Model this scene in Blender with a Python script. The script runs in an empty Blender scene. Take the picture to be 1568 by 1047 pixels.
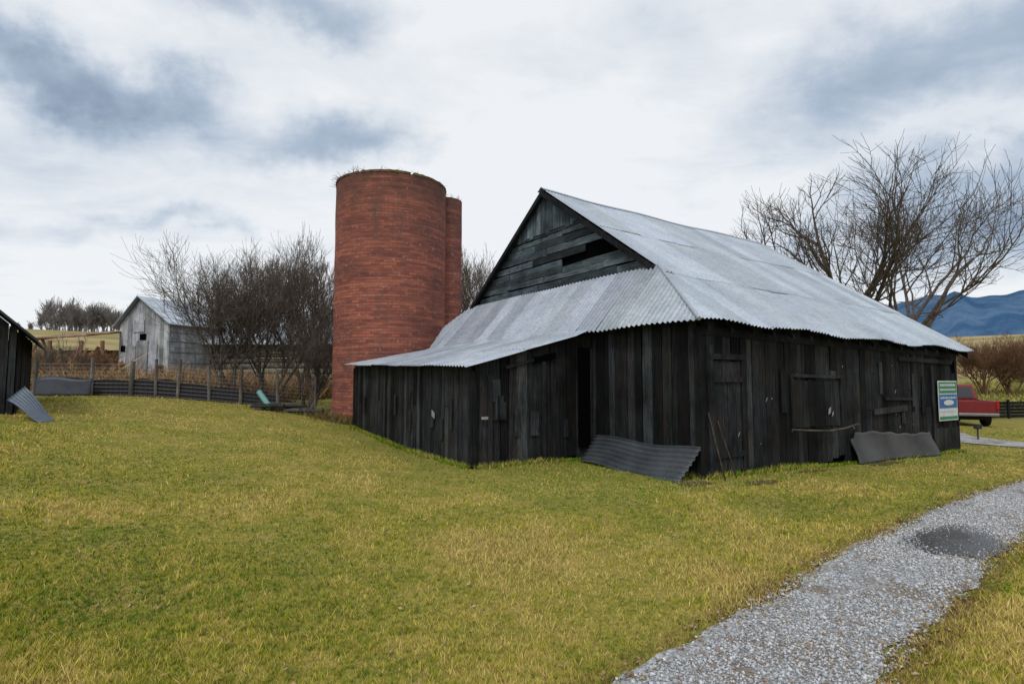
import bpy, math, random
import numpy as np
from mathutils import Vector, Matrix
random.seed(7); rng=np.random.default_rng(11)
scene=bpy.context.scene
R=math.radians

# ------------------------------------------------------------ terrain
def sstep(t):
    t=np.clip(t,0,1); return t*t*(3-2*t)
def H(x,y):
    x=np.asarray(x,float); y=np.asarray(y,float)
    l=-x-2.3
    left=0.112*0.5*(l+np.sqrt(l*l+0.6)); left=1.14-0.5*((1.14-left)+np.sqrt((1.14-left)**2+0.01)); 
    r=x-3.0
    right=-0.024*0.5*(r+np.sqrt(r*r+0.6)); right=np.maximum(right,-0.5)
    d=np.hypot(x,y)
    far=15*sstep((d-36)/190)
    bump=0.012*np.sin(x*1.3+0.7*y)+0.012*np.sin(1.1*y-0.5*x+1)
    return left+right+far+bump*np.clip(1-d/60,0,1)
def h(x,y): return float(H(x,y))

# ------------------------------------------------------------ builder
class MB:
    def __init__(s): s.v=[]; s.f=[]; s.c=[]; s.uv=None; s.m=[]
    def face(s,idx,c=(.5,.5,.5),m=0): s.f.append(tuple(idx)); s.c.append(c); s.m.append(m)
    def hexa(s,p,c=(.5,.5,.5),m=0):
        b=len(s.v); s.v+= [tuple(q) for q in p]
        for q in ((0,3,2,1),(4,5,6,7),(0,1,5,4),(1,2,6,5),(2,3,7,6),(3,0,4,7)):
            s.face([b+i for i in q],c,m)
    def box(s,o,ax,ay,az,c=(.5,.5,.5),m=0):
        o,ax,ay,az=map(Vector,(o,ax,ay,az))
        s.hexa([o,o+ax,o+ax+ay,o+ay,o+az,o+ax+az,o+ax+ay+az,o+ay+az],c,m)
    def tube(s,pts,rad,n=6,c=(.5,.5,.5),m=0,cap=True):
        rings=[]
        for i,p in enumerate(pts):
            p=Vector(p)
            a=Vector(pts[max(i-1,0)]); b=Vector(pts[min(i+1,len(pts)-1)])
            d=(b-a); d=d.normalized() if d.length>1e-9 else Vector((0,0,1))
            t=Vector((1,0,0)) if abs(d.x)<.8 else Vector((0,1,0))
            e1=d.cross(t).normalized(); e2=d.cross(e1)
            r=rad[i] if hasattr(rad,'__len__') else rad
            base=len(s.v); rings.append(base)
            for k in range(n):
                a_=2*math.pi*k/n; q=p+e1*(math.cos(a_)*r)+e2*(math.sin(a_)*r); s.v.append((q.x,q.y,q.z))
        for i in range(len(rings)-1):
            for k in range(n):
                k2=(k+1)%n
                s.face((rings[i]+k,rings[i]+k2,rings[i+1]+k2,rings[i+1]+k),c,m)
        if cap:
            s.face([rings[0]+k for k in range(n)][::-1],c,m); s.face([rings[-1]+k for k in range(n)],c,m)
    def obj(s,name,mats,parent=None,smooth=False,bevel=0):
        me=bpy.data.meshes.new(name); me.from_pydata(s.v,[],s.f)
        if not isinstance(mats,(list,tuple)): mats=[mats]
        for m in mats: me.materials.append(m)
        ca=me.color_attributes.new("Col",'FLOAT_COLOR','CORNER')
        cnt=np.array([len(f) for f in s.f]); cc=np.array(s.c,float); cc=np.hstack([cc,np.ones((len(cc),1))])
        ca.data.foreach_set("color",np.repeat(cc,cnt,axis=0).ravel())
        me.polygons.foreach_set("material_index",np.array(s.m,dtype=np.int32))
        if smooth: me.polygons.foreach_set("use_smooth",np.ones(len(s.f),bool))
        if s.uv is not None:
            ul=me.uv_layers.new(name="UVMap"); li=np.zeros(len(me.loops),dtype=np.int32); me.loops.foreach_get("vertex_index",li)
            ul.data.foreach_set("uv",np.array(s.uv,float)[li].ravel())
        me.update()
        o=bpy.data.objects.new(name,me); scene.collection.objects.link(o)
        if parent: o.parent=parent
        if bevel:
            b=o.modifiers.new("b",'BEVEL'); b.width=bevel; b.segments=2; b.limit_method='ANGLE'
        return o
def empty(name,loc=(0,0,0)):
    e=bpy.data.objects.new(name,None); e.empty_display_size=.3; scene.collection.objects.link(e); return e
def npmesh(name,V,F,C,mat,parent=None):
    me=bpy.data.meshes.new(name); n=len(V); m=len(F)
    me.vertices.add(n); me.vertices.foreach_set("co",V.astype(np.float32).ravel())
    me.loops.add(m*3); me.loops.foreach_set("vertex_index",F.astype(np.int32).ravel())
    me.polygons.add(m); me.polygons.foreach_set("loop_start",np.arange(0,m*3,3,dtype=np.int32))
    me.update(calc_edges=True)
    ca=me.color_attributes.new("Col",'FLOAT_COLOR','POINT')
    ca.data.foreach_set("color",np.hstack([C,np.ones((n,1))]).astype(np.float32).ravel())
    me.materials.append(mat); o=bpy.data.objects.new(name,me); scene.collection.objects.link(o)
    if parent: o.parent=parent
    return o

# ------------------------------------------------------------ materials
def mat(name,rough=.8,spec=.3,metal=0):
    m=bpy.data.materials.new(name); m.use_nodes=True; nt=m.node_tree; b=nt.nodes["Principled BSDF"]
    b.inputs["Roughness"].default_value=rough; b.inputs["Specular IOR Level"].default_value=spec; b.inputs["Metallic"].default_value=metal
    return m,nt,b
def N(nt,t,**k):
    n=nt.nodes.new(t)
    for a,v in k.items(): setattr(n,a,v)
    return n
def noise(nt,vec,scale,detail=5,rough=.6,dist=0):
    n=N(nt,"ShaderNodeTexNoise"); n.inputs["Scale"].default_value=scale; n.inputs["Detail"].default_value=detail
    n.inputs["Roughness"].default_value=rough; n.inputs["Distortion"].default_value=dist
    if vec is not None: nt.links.new(vec,n.inputs["Vector"])
    return n.outputs["Fac"]
def mapping(nt,vec,scale,loc=(0,0,0),rot=(0,0,0)):
    n=N(nt,"ShaderNodeMapping"); n.inputs["Scale"].default_value=scale; n.inputs["Location"].default_value=loc; n.inputs["Rotation"].default_value=rot
    nt.links.new(vec,n.inputs["Vector"]); return n.outputs["Vector"]
def pos(nt): return N(nt,"ShaderNodeNewGeometry").outputs["Position"]
def ramp(nt,fac,stops):
    n=N(nt,"ShaderNodeValToRGB"); e=n.color_ramp.elements
    while len(e)<len(stops): e.new(.5)
    for i,(p,c) in enumerate(stops):
        e[i].position=p; e[i].color=(c,c,c,1) if not hasattr(c,'__len__') else (*c,1)
    nt.links.new(fac,n.inputs["Fac"]); return n.outputs["Color"]
def mix(nt,fac,a,b,mode='MIX'):
    n=N(nt,"ShaderNodeMix",data_type='RGBA',blend_type=mode)
    for s,v in ((n.inputs[0],fac),(n.inputs[6],a),(n.inputs[7],b)):
        if isinstance(v,(int,float)): s.default_value=v
        elif isinstance(v,tuple): s.default_value=(*v,1)
        else: nt.links.new(v,s)
    return n.outputs[2]
def math_(nt,op,a,b=None,clamp=False):
    n=N(nt,"ShaderNodeMath",operation=op); n.use_clamp=clamp
    for i,v in enumerate((a,b)):
        if v is None: continue
        if isinstance(v,(int,float)): n.inputs[i].default_value=v
        else: nt.links.new(v,n.inputs[i])
    return n.outputs[0]
def bump(nt,b,hgt,strength=.4,dist=.02):
    n=N(nt,"ShaderNodeBump"); n.inputs["Strength"].default_value=strength; n.inputs["Distance"].default_value=dist
    nt.links.new(hgt,n.inputs["Height"]); nt.links.new(n.outputs[0],b.inputs["Normal"])
def attr(nt):
    n=N(nt,"ShaderNodeVertexColor"); n.layer_name="Col"; return n.outputs["Color"]

def wood_mat(name,dark,lite,sc=1.0,vertical=True,rough=.85,brown=None,spec=.2,stain=None):
    m,nt,b=mat(name,rough,spec); p=pos(nt)
    s=(14,14,.9) if vertical else (1.2,1.2,16)
    g=noise(nt,mapping(nt,p,s),2.2*sc,7,.75,.3)
    w=noise(nt,p,1.3,5,.65)
    base=mix(nt,ramp(nt,g,[(.36,0),(.72,1)]),dark,lite)
    base=mix(nt,ramp(nt,w,[(.38,.0),(.68,.8)]),base,tuple(x*.45 for x in dark))
    if brown:
        w2=noise(nt,mapping(nt,p,(2,2,.6)),1.7,5,.7)
        base=mix(nt,ramp(nt,w2,[(.5,0),(.72,.75)]),base,brown)
    if stain:
        sp_=N(nt,"ShaderNodeSeparateXYZ"); nt.links.new(p,sp_.inputs[0])
        q=N(nt,"ShaderNodeMapRange"); nt.links.new(sp_.outputs[2],q.inputs[0]); q.inputs[1].default_value=stain[1]; q.inputs[2].default_value=stain[0]
        base=mix(nt,math_(nt,'MULTIPLY',q.outputs[0],ramp(nt,noise(nt,p,2,5),[(.3,.3),(.6,1)])),base,stain[2])
    a=attr(nt); col=mix(nt,1.0,base,mix(nt,1.0,a,(2,2,2),'MULTIPLY'),'MULTIPLY')
    nt.links.new(col,b.inputs["Base Color"]); bump(nt,b,g,.6,.012); return m
M_black=wood_mat("black_boards",(.006,.007,.008),(.043,.048,.053),brown=(.032,.025,.019),spec=.1)
M_gable=wood_mat("grey_gable_boards",(.018,.026,.032),(.125,.16,.18),vertical=False)
M_white=wood_mat("peeling_white_boards",(.26,.28,.31),(.72,.76,.81),brown=(.20,.19,.18),stain=(1.0,2.6,(.14,.13,.12)))
M_grey=wood_mat("weathered_boards",(.08,.075,.07),(.24,.23,.21))
M_wreck=wood_mat("brown_old_boards",(.09,.05,.03),(.34,.20,.11))
M_void,nt,b=mat("interior_and_shadow_black",1,.0); b.inputs["Base Color"].default_value=(.003,.003,.004,1)  # near-black painted in for unlit interiors and one wall shadow

def metal_roof(name,c1,c2,rustamt=.35,rough=.5,rust=(.14,.11,.10)):
    m,nt,b=mat(name,rough,.35,.25); p=pos(nt)
    n1=noise(nt,p,.9,6,.65); n2=noise(nt,mapping(nt,p,(1,1,3)),5,7,.75); n3=noise(nt,mapping(nt,p,(1,1,1)),22,5,.7)
    c=mix(nt,ramp(nt,n1,[(.3,0),(.7,1)]),c1,c2)
    c=mix(nt,ramp(nt,n2,[(.5,0),(.75,rustamt)]),c,rust)
    c=mix(nt,ramp(nt,n3,[(.4,.25),(.6,0)]),c,tuple(x*.5 for x in c1))
    a=attr(nt); c=mix(nt,1.0,c,mix(nt,1.0,a,(2,2,2),'MULTIPLY'),'MULTIPLY')
    nt.links.new(c,b.inputs["Base Color"]); bump(nt,b,n2,.2,.012); return m
M_roof=metal_roof("galvanised_roof",(.33,.385,.45),(.48,.54,.60),.5)
M_roof2=metal_roof("galvanised_skirt",(.25,.29,.34),(.43,.48,.54),.7)
M_rust=metal_roof("dark_sheet_metal",(.014,.016,.02),(.05,.055,.06),.8,.5,(.045,.028,.018))

# brick
M_brick,nt,b=mat("silo_brick",.9,.15)
uvn=N(nt,"ShaderNodeTexCoord").outputs["UV"]
bt=N(nt,"ShaderNodeTexBrick"); nt.links.new(uvn,bt.inputs["Vector"])
for k,v in (("Scale",1),("Brick Width",.27),("Row Height",.092),("Mortar Size",.011),("Mortar Smooth",.2),("Bias",-.1)): bt.inputs[k].default_value=v
bt.inputs["Color1"].default_value=(.40,.125,.08,1); bt.inputs["Color2"].default_value=(.19,.055,.044,1); bt.inputs["Mortar"].default_value=(.12,.08,.07,1)
n1=noise(nt,mapping(nt,uvn,(.5,1.3,1)),.8,6,.7); n2=noise(nt,mapping(nt,uvn,(.25,5,1)),1.5,4,.6); n3=noise(nt,uvn,7,5,.7); n4=noise(nt,mapping(nt,uvn,(1,.4,1)),1.6,6,.7)
c=mix(nt,ramp(nt,n1,[(.38,.8),(.6,0)]),bt.outputs["Color"],(.12,.052,.047))
c=mix(nt,ramp(nt,n2,[(.50,0),(.66,.5)]),c,(.48,.18,.115))
c=mix(nt,ramp(nt,n3,[(.60,0),(.70,.65)]),c,(.52,.38,.33))
c=mix(nt,ramp(nt,n4,[(.54,0),(.70,.65)]),c,(.09,.065,.06))
sx=N(nt,"ShaderNodeSeparateXYZ"); nt.links.new(uvn,sx.inputs[0])
top=N(nt,"ShaderNodeMapRange"); nt.links.new(sx.outputs[1],top.inputs[0]); top.inputs[1].default_value=6.6; top.inputs[2].default_value=8.5
tf=math_(nt,'MULTIPLY',top.outputs[0],ramp(nt,noise(nt,uvn,1.8,6,.7),[(.35,.2),(.6,1)]))
c=mix(nt,tf,c,(.085,.05,.04))
nt.links.new(c,b.inputs["Base Color"]); bump(nt,b,bt.outputs["Fac"],-.6,.012)
M_cap,nt,b=mat("weathered_coping",.95,.1); p=pos(nt)
nt.links.new(mix(nt,ramp(nt,noise(nt,p,3),[(.45,0),(.6,1)]),(.10,.055,.04),(.14,.115,.05)),b.inputs["Base Color"])

def bark(name,c1,c2):
    m,nt,b=mat(name,.95,.1); p=pos(nt)
    nt.links.new(mix(nt,ramp(nt,noise(nt,mapping(nt,p,(4,4,1)),3,4),[(.35,0),(.65,1)]),c1,c2),b.inputs["Base Color"]); return m
M_bark=bark("bark_grey",(.06,.048,.042),(.16,.135,.115))
M_bark2=bark("bark_brown",(.09,.075,.06),(.20,.165,.135))
M_red=bark("russet_twigs",(.13,.07,.045),(.22,.13,.08))
M_far=bark("far_twigs",(.12,.11,.11),(.19,.175,.17))

# ground
M_ground,nt,b=mat("ground_turf",.95,.1); p=pos(nt)
n2=noise(nt,p,14,6,.7); n3=noise(nt,p,2.2,5,.6)
c=mix(nt,ramp(nt,n2,[(.3,0),(.7,1)]),(.08,.10,.018),(.30,.26,.06))
c=mix(nt,ramp(nt,n3,[(.45,0),(.7,.7)]),c,(.34,.25,.09))
sp=N(nt,"ShaderNodeSeparateXYZ"); nt.links.new(p,sp.inputs[0])
mr=N(nt,"ShaderNodeMapRange"); nt.links.new(sp.outputs[1],mr.inputs[0]); mr.inputs[1].default_value=42; mr.inputs[2].default_value=70
fl=mix(nt,ramp(nt,noise(nt,mapping(nt,p,(.4,1,1)),.12,4),[(.42,0),(.6,1)]),(.33,.25,.13),(.19,.18,.07))
c=mix(nt,mr.outputs[0],c,fl)
nt.links.new(c,b.inputs["Base Color"]); bump(nt,b,n2,.6,.03)

M_grass,nt,b=mat("grass_blades",.8,.08); nt.links.new(attr(nt),b.inputs["Base Color"])
M_leaf,nt,b=mat("dead_leaves",.8,.2); nt.links.new(attr(nt),b.inputs["Base Color"])
M_stone,nt,b=mat("gravel_stones",.9,.2); nt.links.new(attr(nt),b.inputs["Base Color"])
M_gravel,nt,b=mat("gravel_bed",.95,.15); p=pos(nt)
vo=N(nt,"ShaderNodeTexVoronoi"); vo.inputs["Scale"].default_value=55; nt.links.new(p,vo.inputs["Vector"])
g=ramp(nt,vo.outputs["Color"],[(.1,(.15,.16,.17)),(.6,(.33,.345,.365)),(1,(.52,.54,.57))])
c=mix(nt,ramp(nt,noise(nt,p,2.1,5),[(.46,0),(.62,.85)]),g,(.16,.12,.08))
nt.links.new(c,b.inputs["Base Color"]); bump(nt,b,vo.outputs["Distance"],-.8,.02)
M_mud,nt,b=mat("wet_gravel",.5,.3); p=pos(nt)
nt.links.new(mix(nt,ramp(nt,noise(nt,p,45,5,.8),[(.42,0),(.62,1)]),(.022,.023,.025),(.11,.11,.112)),b.inputs["Base Color"])
nt.links.new(ramp(nt,noise(nt,p,3,5),[(.50,.12),(.56,.85)]),b.inputs["Roughness"]); bump(nt,b,noise(nt,p,45,4),.35,.01)
M_dirt,nt,b=mat("bare_dirt",.95,.1); p=pos(nt)
nt.links.new(mix(nt,ramp(nt,noise(nt,p,18,6,.7),[(.35,0),(.65,1)]),(.045,.03,.02),(.16,.11,.07)),b.inputs["Base Color"]); bump(nt,b,noise(nt,p,25,5),.8,.03)

def plain(name,c,rough=.6,metal=0,spec=.4):
    m,nt,b=mat(name,rough,spec,metal)
    p=pos(nt); n=noise(nt,p,6,5)
    nt.links.new(mix(nt,ramp(nt,n,[(.3,0),(.7,1)]),tuple(x*.75 for x in c),c),b.inputs["Base Color"]); return m

# ------------------------------------------------------------ ground sheet
n=280; t=np.linspace(-7.3,7.3,n); gx=6*np.sinh(t)
X,Y=np.meshgrid(gx,gx+8); Z=H(X,Y)
V=np.stack([X.ravel(),Y.ravel(),Z.ravel()],1)
i=np.arange(n-1)[None,:]+np.arange(n-1)[:,None]*n; i=i.ravel()
F=np.vstack([np.stack([i,i+1,i+n+1],1),np.stack([i,i+n+1,i+n],1)])
g=npmesh("ground",V,F,np.ones((len(V),3))*.5,M_ground); g.data.polygons.foreach_set("use_smooth",np.ones(len(F),bool))

# ------------------------------------------------------------ barn frame
def BW(u,v,z): return (3.23+.846*u-.533*v, 9.85+.533*u+.846*v, z)
NU=Vector((.846,.533,0)); NV=Vector((-.533,.846,0))
def UV(x,y):
    dx=x-3.23; dy=y-9.85; return dx*.846+dy*.533, -dx*.533+dy*.846
barn=empty("wooden_barn")
rv=random.Random(3)
def tint(lo=.3,hi=.7):
    a=rv.uniform(lo,hi); return (a*rv.uniform(.97,1.06),a*rv.uniform(.97,1.03),a*rv.uniform(.95,1.06))
def boards(mb,p0,p1,zb,zt,out,w=(.13,.27),th=.025,lo=.3,hi=.75,gap=(.004,.014),m=0,rag=.03,leanr=.008,pale=0):
    p0=Vector((*p0,0)); p1=Vector((*p1,0)); L=(p1-p0).length; d=(p1-p0)/L; out=Vector((*out,0)).normalized(); s=0
    while s<L-.02:
        ww=min(rv.uniform(*w),L-s); g=rv.uniform(*gap); 
        if rv.random()<.12: g+=.015
        e=s+ww-g; off=rv.uniform(0,.02)
        a=p0+d*s; b=p0+d*e; lean=rv.uniform(-leanr,leanr)
        zz=lambda tt: zb(tt)+rv.uniform(0,rag)*(3 if rv.random()<.12 else 1)
        z0a=zz(s/L); z0b=z0a+rv.uniform(-.015,.015); z1a=zt(s/L); z1b=zt(min(e/L,1))
        o0=out*off; o1=out*(off+th); ln=d*lean
        pts=[a+o0,b+o0,b+o1,a+o1]
        tn=tint(lo,hi) if rv.random()>=pale else tint(hi*1.2,hi*1.7)
        lo_=[Vector((q.x,q.y,z0a if k in(0,3) else z0b)) for k,q in enumerate(pts)]
        hi_=[Vector((q.x,q.y,z1a if k in(0,3) else z1b))+ln for k,q in enumerate(pts)]
        if rv.random()<pale*2 and z1a-z0a>1:   # board pieced from two lengths
            f_=rv.uniform(.35,.75); mid=[l.lerp(t_,f_) for l,t_ in zip(lo_,hi_)]; gp=Vector((0,0,.012))
            mb.hexa(lo_+mid,tn,m); mb.hexa([q+gp+out*.006 for q in mid]+[q+out*.006 for q in hi_],tint(lo,hi),m)
        else: mb.hexa(lo_+hi_,tn,m)
        s+=ww
A=BW(0,0,0)[:2]; B=BW(10.2,0,0)[:2]; C=BW(0,2.86,0)[:2]; D=BW(-2.88,2.86,0)[:2]; E=BW(-2.88,10.2,0)[:2]
def gz(p0,p1,off=-.02): return lambda t: h(p0[0]+(p1[0]-p0[0])*t,p0[1]+(p1[1]-p0[1])*t)+off
bk=dict(lo=.16,hi=.9,gap=(.006,.022),leanr=.02,pale=.08)
mb=MB()
boards(mb,A,B,gz(A,B,.02),lambda t:2.72-.204*t,-NV.xy,rag=.07,**bk)
boards(mb,A,C,gz(A,C,.02),lambda t:2.75,-NU.xy,**bk)
boards(mb,C,D,gz(C,D,.02),lambda t:2.66-.72*t,-NV.xy,**bk)
boards(mb,D,E,gz(D,E,.02),lambda t:1.90+.22*t,-NU.xy,**bk)
E2=BW(0,10.2,0)[:2]; F2=BW(0,12,0)[:2]; G2=BW(10.2,12,0)[:2]
boards(mb,E,E2,gz(E,E2),lambda t:2.1+.5*t,NV.xy); boards(mb,E2,F2,gz(E2,F2),lambda t:2.7,-NU.xy)
boards(mb,F2,G2,gz(F2,G2),lambda t:2.7-.2*t,NV.xy)
boards(mb,B,G2,gz(B,G2),lambda t:2.45+4.0*(1-abs(2*t-1)),NU.xy)
mb.obj("walls",M_black,barn)
mb=MB()
def dark_backing(p0,p1,z1a,z1b,inn):  # unseen near-black backing added to stop light leaking through board gaps
    i=Vector((*inn,0))*.05
    a=Vector((*p0,0))+i; b=Vector((*p1,0))+i; n=len(mb.v)
    mb.v+=[(a.x,a.y,h(*p0)+.01),(b.x,b.y,h(*p1)+.01),(b.x,b.y,z1b),(a.x,a.y,z1a)]; mb.face((n,n+1,n+2,n+3))
dark_backing(A,B,2.7,2.5,NV.xy); dark_backing(A,C,2.7,2.7,NU.xy); dark_backing(C,D,2.6,1.9,NV.xy); dark_backing(D,E,1.88,2.08,NU.xy)
mb.obj("dark_backing",M_void,barn)

# gable
mb=MB(); ug=1.12
zr=lambda v: 6.84-.68*abs(6-v)
z=3.75
while z<6.75:
    hh=rv.uniform(.15,.22)
    hw=max(0,(6.84-z-hh*.5)/.68); v0=6-hw; v1=6+hw
    if z>5.72: break
    s=max(v0,1.75); e_=min(v1,10.25)
    while s<e_-.05:
        l=min(rv.uniform(1.0,2.8),e_-s)
        miss=(abs(s+l/2-4.0)<.8 and 4.6<z<4.95)
        if not miss:
            off=rv.uniform(0,.03); c=tint(.12,.95) 
            o=Vector(BW(ug-off,s,z+rv.uniform(-.01,.01))); sag=rv.uniform(-.035,.035)
            Zs=Vector((0,0,sag)); Zh=Vector((0,0,hh-rv.uniform(.004,.025)))
            mb.hexa([o,o+NV*(l-.01)+Zs,o+NV*(l-.01)+NU*.025+Zs,o+NU*.025,o+Zh,o+NV*(l-.01)+Zh+Zs,o+NV*(l-.01)+NU*.025+Zh+Zs,o+NU*.025+Zh],c,0)
        s+=l
    z+=hh
mb.obj("gable_siding",M_gable,barn)
mb=MB(); zt=z
v=6-(6.84-zt)/.68
while v<6+(6.84-zt)/.68:
    w=rv.uniform(.14,.24); zz0=zt-.1-rv.uniform(0,.1); za=zr(v); zb_=zr(v+w)
    o=Vector(BW(ug-.035-rv.uniform(0,.015),v,0)); q=o+NV*(w-.012); U=lambda z_:Vector((0,0,z_))
    za=max(za,zz0+.02); zb_=max(zb_,zz0+.02)
    mb.hexa([o+U(zz0),q+U(zz0),q+NU*.02+U(zz0),o+NU*.02+U(zz0),o+U(za),q+U(zb_),q+NU*.02+U(zb_),o+NU*.02+U(za)],tint(.35,1.0),0)
    v+=w
M_gv=wood_mat("grey_gable_uprights",(.03,.045,.055),(.15,.20,.235))
mb.obj("gable_top_siding",M_gv,barn)
mb=MB(); mb.v=[BW(ug+.06,1.7,3.6),BW(ug+.06,10.3,3.6),BW(ug+.06,10.3,3.93),BW(ug+.06,6,6.8),BW(ug+.06,1.7,3.93)]; mb.face((0,1,2,3,4)); mb.obj("gable_dark_backing",M_void,barn)  # black sheet added behind the gable boards, interior darkness put into its colour
mb=MB()
for sg in (-1,1):
    dz,du,hh=-.17,.90,.15
    a=Vector(BW(du,6,6.90+dz)); b=Vector(BW(du,6+sg*4.22,6.90-.68*4.22+dz)); Zh=Vector((0,0,hh))
    mb.hexa([a,b,b+NU*.03,a+NU*.03,a+Zh,b+Zh,b+NU*.03+Zh,a+NU*.03+Zh],(.4,.4,.42))
    a=Vector(BW(10.72,6,6.5)); b=Vector(BW(10.55,6+sg*6.2,2.24))
    mb.hexa([a,b,b+NU*.03,a+NU*.03,a+Zh,b+Zh,b+NU*.03+Zh,a+NU*.03+Zh],(.4,.4,.42))
for vv in (1.8,10.2):
    n_=len(mb.v); mb.v+=[BW(.93,6,6.80),BW(.93,vv,3.96),BW(1.2,vv,3.96),BW(1.2,6,6.80)]; mb.face((n_,n_+1,n_+2,n_+3))
mb.obj("rake_boards",M_black,barn)

def sheets(name,fn,a0,a1,rows,lim,mtl,per=.11,amp=.015,sw=.66,seed=1,tl=(.42,.58),edge=.03,curlm=.012):
    r=random.Random(seed); mb=MB(); a=a0; ns=6
    while a<a1-.01:
        w=min(sw,a1-a)
        for ri,(b0,b1) in enumerate(rows):
            cols=max(2,int((w+.06)/per*ns)); t_=r.uniform(*tl); c=(t_,t_*r.uniform(.98,1.02),t_*r.uniform(.99,1.04))
            lift=.004*(len(rows)-ri)+r.uniform(0,.004); b1e=b1+ (.12+r.uniform(-.04,.04) if ri<len(rows)-1 else r.uniform(-edge,edge)); curl=r.uniform(-.004,curlm); sk=r.uniform(-.02,.02)
            nb=5; start=len(mb.v); ok=[]
            for i in range(cols+1):
                aa=a+(w+.06)*i/cols; lo,hi=lim(aa); bb0=max(b0,lo); bb1=min(b1e,hi+ (b1e-b1 if ri==len(rows)-1 else 0))+(sk*(i/cols-.5)); ok.append(bb1-bb0>.005)
                for j in range(nb+1):
                    b=bb0+(max(bb1,bb0)-bb0)*j/nb
                    p0=Vector(BW(*fn(aa,b))); pa=Vector(BW(*fn(aa+.01,b))); pb=Vector(BW(*fn(aa,b+.01)))
                    nn=(pa-p0).cross(pb-p0).normalized()
                    if nn.z<0: nn=-nn
                    q=p0+nn*(amp*math.cos(2*math.pi*aa/per)+lift+ (curl*(j/nb)**3)); mb.v.append((q.x,q.y,q.z))
            for i in range(cols):
                if ok[i] or ok[i+1]:
                    for j in range(nb):
                        k=start+i*(nb+1)+j; mb.face((k,k+1,k+nb+2,k+nb+1),c)
        a+=w
    return mb.obj(name,mtl,barn,smooth=True)
def sag(u): return -.05*math.sin(max(0,min(1,(u-1)/10))*math.pi)+.018*math.sin(u*1.7)
def fR(u,b): return (u,6-b,6.92-.68*b-.022*(u-1)+sag(u)*(1-b/9)+.03*math.sin(u*2.3+1)*(b/6.25)**3)
def limR(u): return (0 if u>=.95 else 6-(-.28+(u+.3)/1.25*2.08), 6.28 if u>-.3 else -1)
rows=[(0,2.2),(2.2,4.4),(4.4,6.28)]
sheets("roof_right",fR,-.3,10.7,rows,limR,M_roof,seed=2,tl=(.43,.58),curlm=.018)
def fL(u,b): return (u,6+b,6.92-.68*b-.022*(u-1)+sag(u))
sheets("roof_left",fL,-.3,10.7,rows,limR,M_roof,seed=3)
def fS(v,b):
    u=.95-b
    if u>-.3: z=2.66+(u+.3)/1.25*1.41
    else: z=2.66-(-.3-u)*.265+ .2*max(0,min(1,(v-2.7)/7.7))*min(1,(-.3-u)/2.8)
    return (u,v,z+.012*math.sin(v*1.9)*(1 if v<2.7 else .5))
def limS(v):
    lo=0
    if v<1.8: lo=.95-(-.3+(v+.28)/2.08*1.25)
    if v>10.2: lo=.95-(-.3+(12.28-v)/2.08*1.25)
    return (max(0,lo)-.03,1.27)
sheets("skirt_roof",fS,-.28,12.28,[(-.03,1.27)],limS,M_roof2,seed=5,tl=(.36,.62),amp=.018,per=.13)
sheets("leanto_roof",fS,2.66,10.45,[(1.2,2.7),(2.7,4.08)],lambda v:(1.2,4.08),M_roof2,seed=6,tl=(.48,.68),amp=.015,per=.13)
mb=MB()
pts=[Vector(BW(u,6,6.94-.022*(u-1)+sag(u))) for u in np.linspace(.9,10.72,24)]
for p,q in zip(pts[:-1],pts[1:]):
    for sg in (-1,1):
        k=len(mb.v); e=NV*sg*.16+Vector((0,0,-.105)); up=Vector((0,0,.02))
        mb.v+=[tuple(p+up),tuple(q+up),tuple(q+e+up),tuple(p+e+up)]; mb.face((k,k+1,k+2,k+3),(.46,.46,.47))
a=Vector(BW(.97,1.8,4.09)); b_=Vector(BW(-.32,-.3,2.68))
mb.tube([a,a.lerp(b_,.33),a.lerp(b_,.66),b_],.035,8,(.42,.42,.43))
mb.obj("ridge_caps",M_roof,barn,smooth=False)
mb=MB()
for u in np.arange(0,10.4,.62):
    o=Vector(BW(u,-.22,2.50-.022*u)); mb.box(o,NU*.05,NV*.5+Vector((0,0,.34)),(0,0,.09),(.35,.35,.35))
mb.box(Vector(BW(-.06,-.06,2.45)),NU*10.3+Vector((0,0,-.22)),NV*.04,(0,0,.14),(.4,.4,.4))
for (u,v,z1) in ((-.05,-.05,2.6),(10.13,-.05,2.4),(-.05,2.76,2.6),(-2.94,2.79,1.86),(-2.94,10.14,2.05)):
    x,y,_=BW(u,v,0); mb.box((x,y,h(x,y)-.03),NU*.11,NV*.11,(0,0,z1-h(x,y)),(.35,.35,.36))
mb.obj("framing",M_black,barn)
def panel(mb,u0,u1,z0,z1,proud=.05,lo=.35,hi=.85):
    s=u0
    while s<u1-.02:
        w=min(rv.uniform(.14,.24),u1-s); o=Vector(BW(s,-proud,z0+rv.uniform(-.01,.02)-.02*s)); 
        mb.box(o,NU*(w-.012),-NV*.02,(0,0,z1-z0+rv.uniform(-.015,.01)),tint(lo,hi)); s+=w
mb=MB()
panel(mb,.28,1.05,.08,2.0)
mb.box(Vector(BW(.16,-.095,.02)),NU*.11,NV*.04,(0,0,2.25),(.75,.75,.78)); mb.box(Vector(BW(1.07,-.08,.02)),NU*.09,NV*.03,(0,0,2.0),(.6,.6,.6))
mb.box(Vector(BW(.28,-.10,1.62)),NU*.78,NV*.025,(0,0,.09),(.7,.7,.72)); mb.box(Vector(BW(.28,-.10,.3)),NU*.78,NV*.025,(0,0,.09),(.6,.6,.6))
mb.box(Vector(BW(.16,-.10,2.02)),NU*1.0,NV*.03,(0,0,.1),(.6,.6,.6))
panel(mb,2.65,4.35,.78,1.72,lo=.25,hi=.75)
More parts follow.
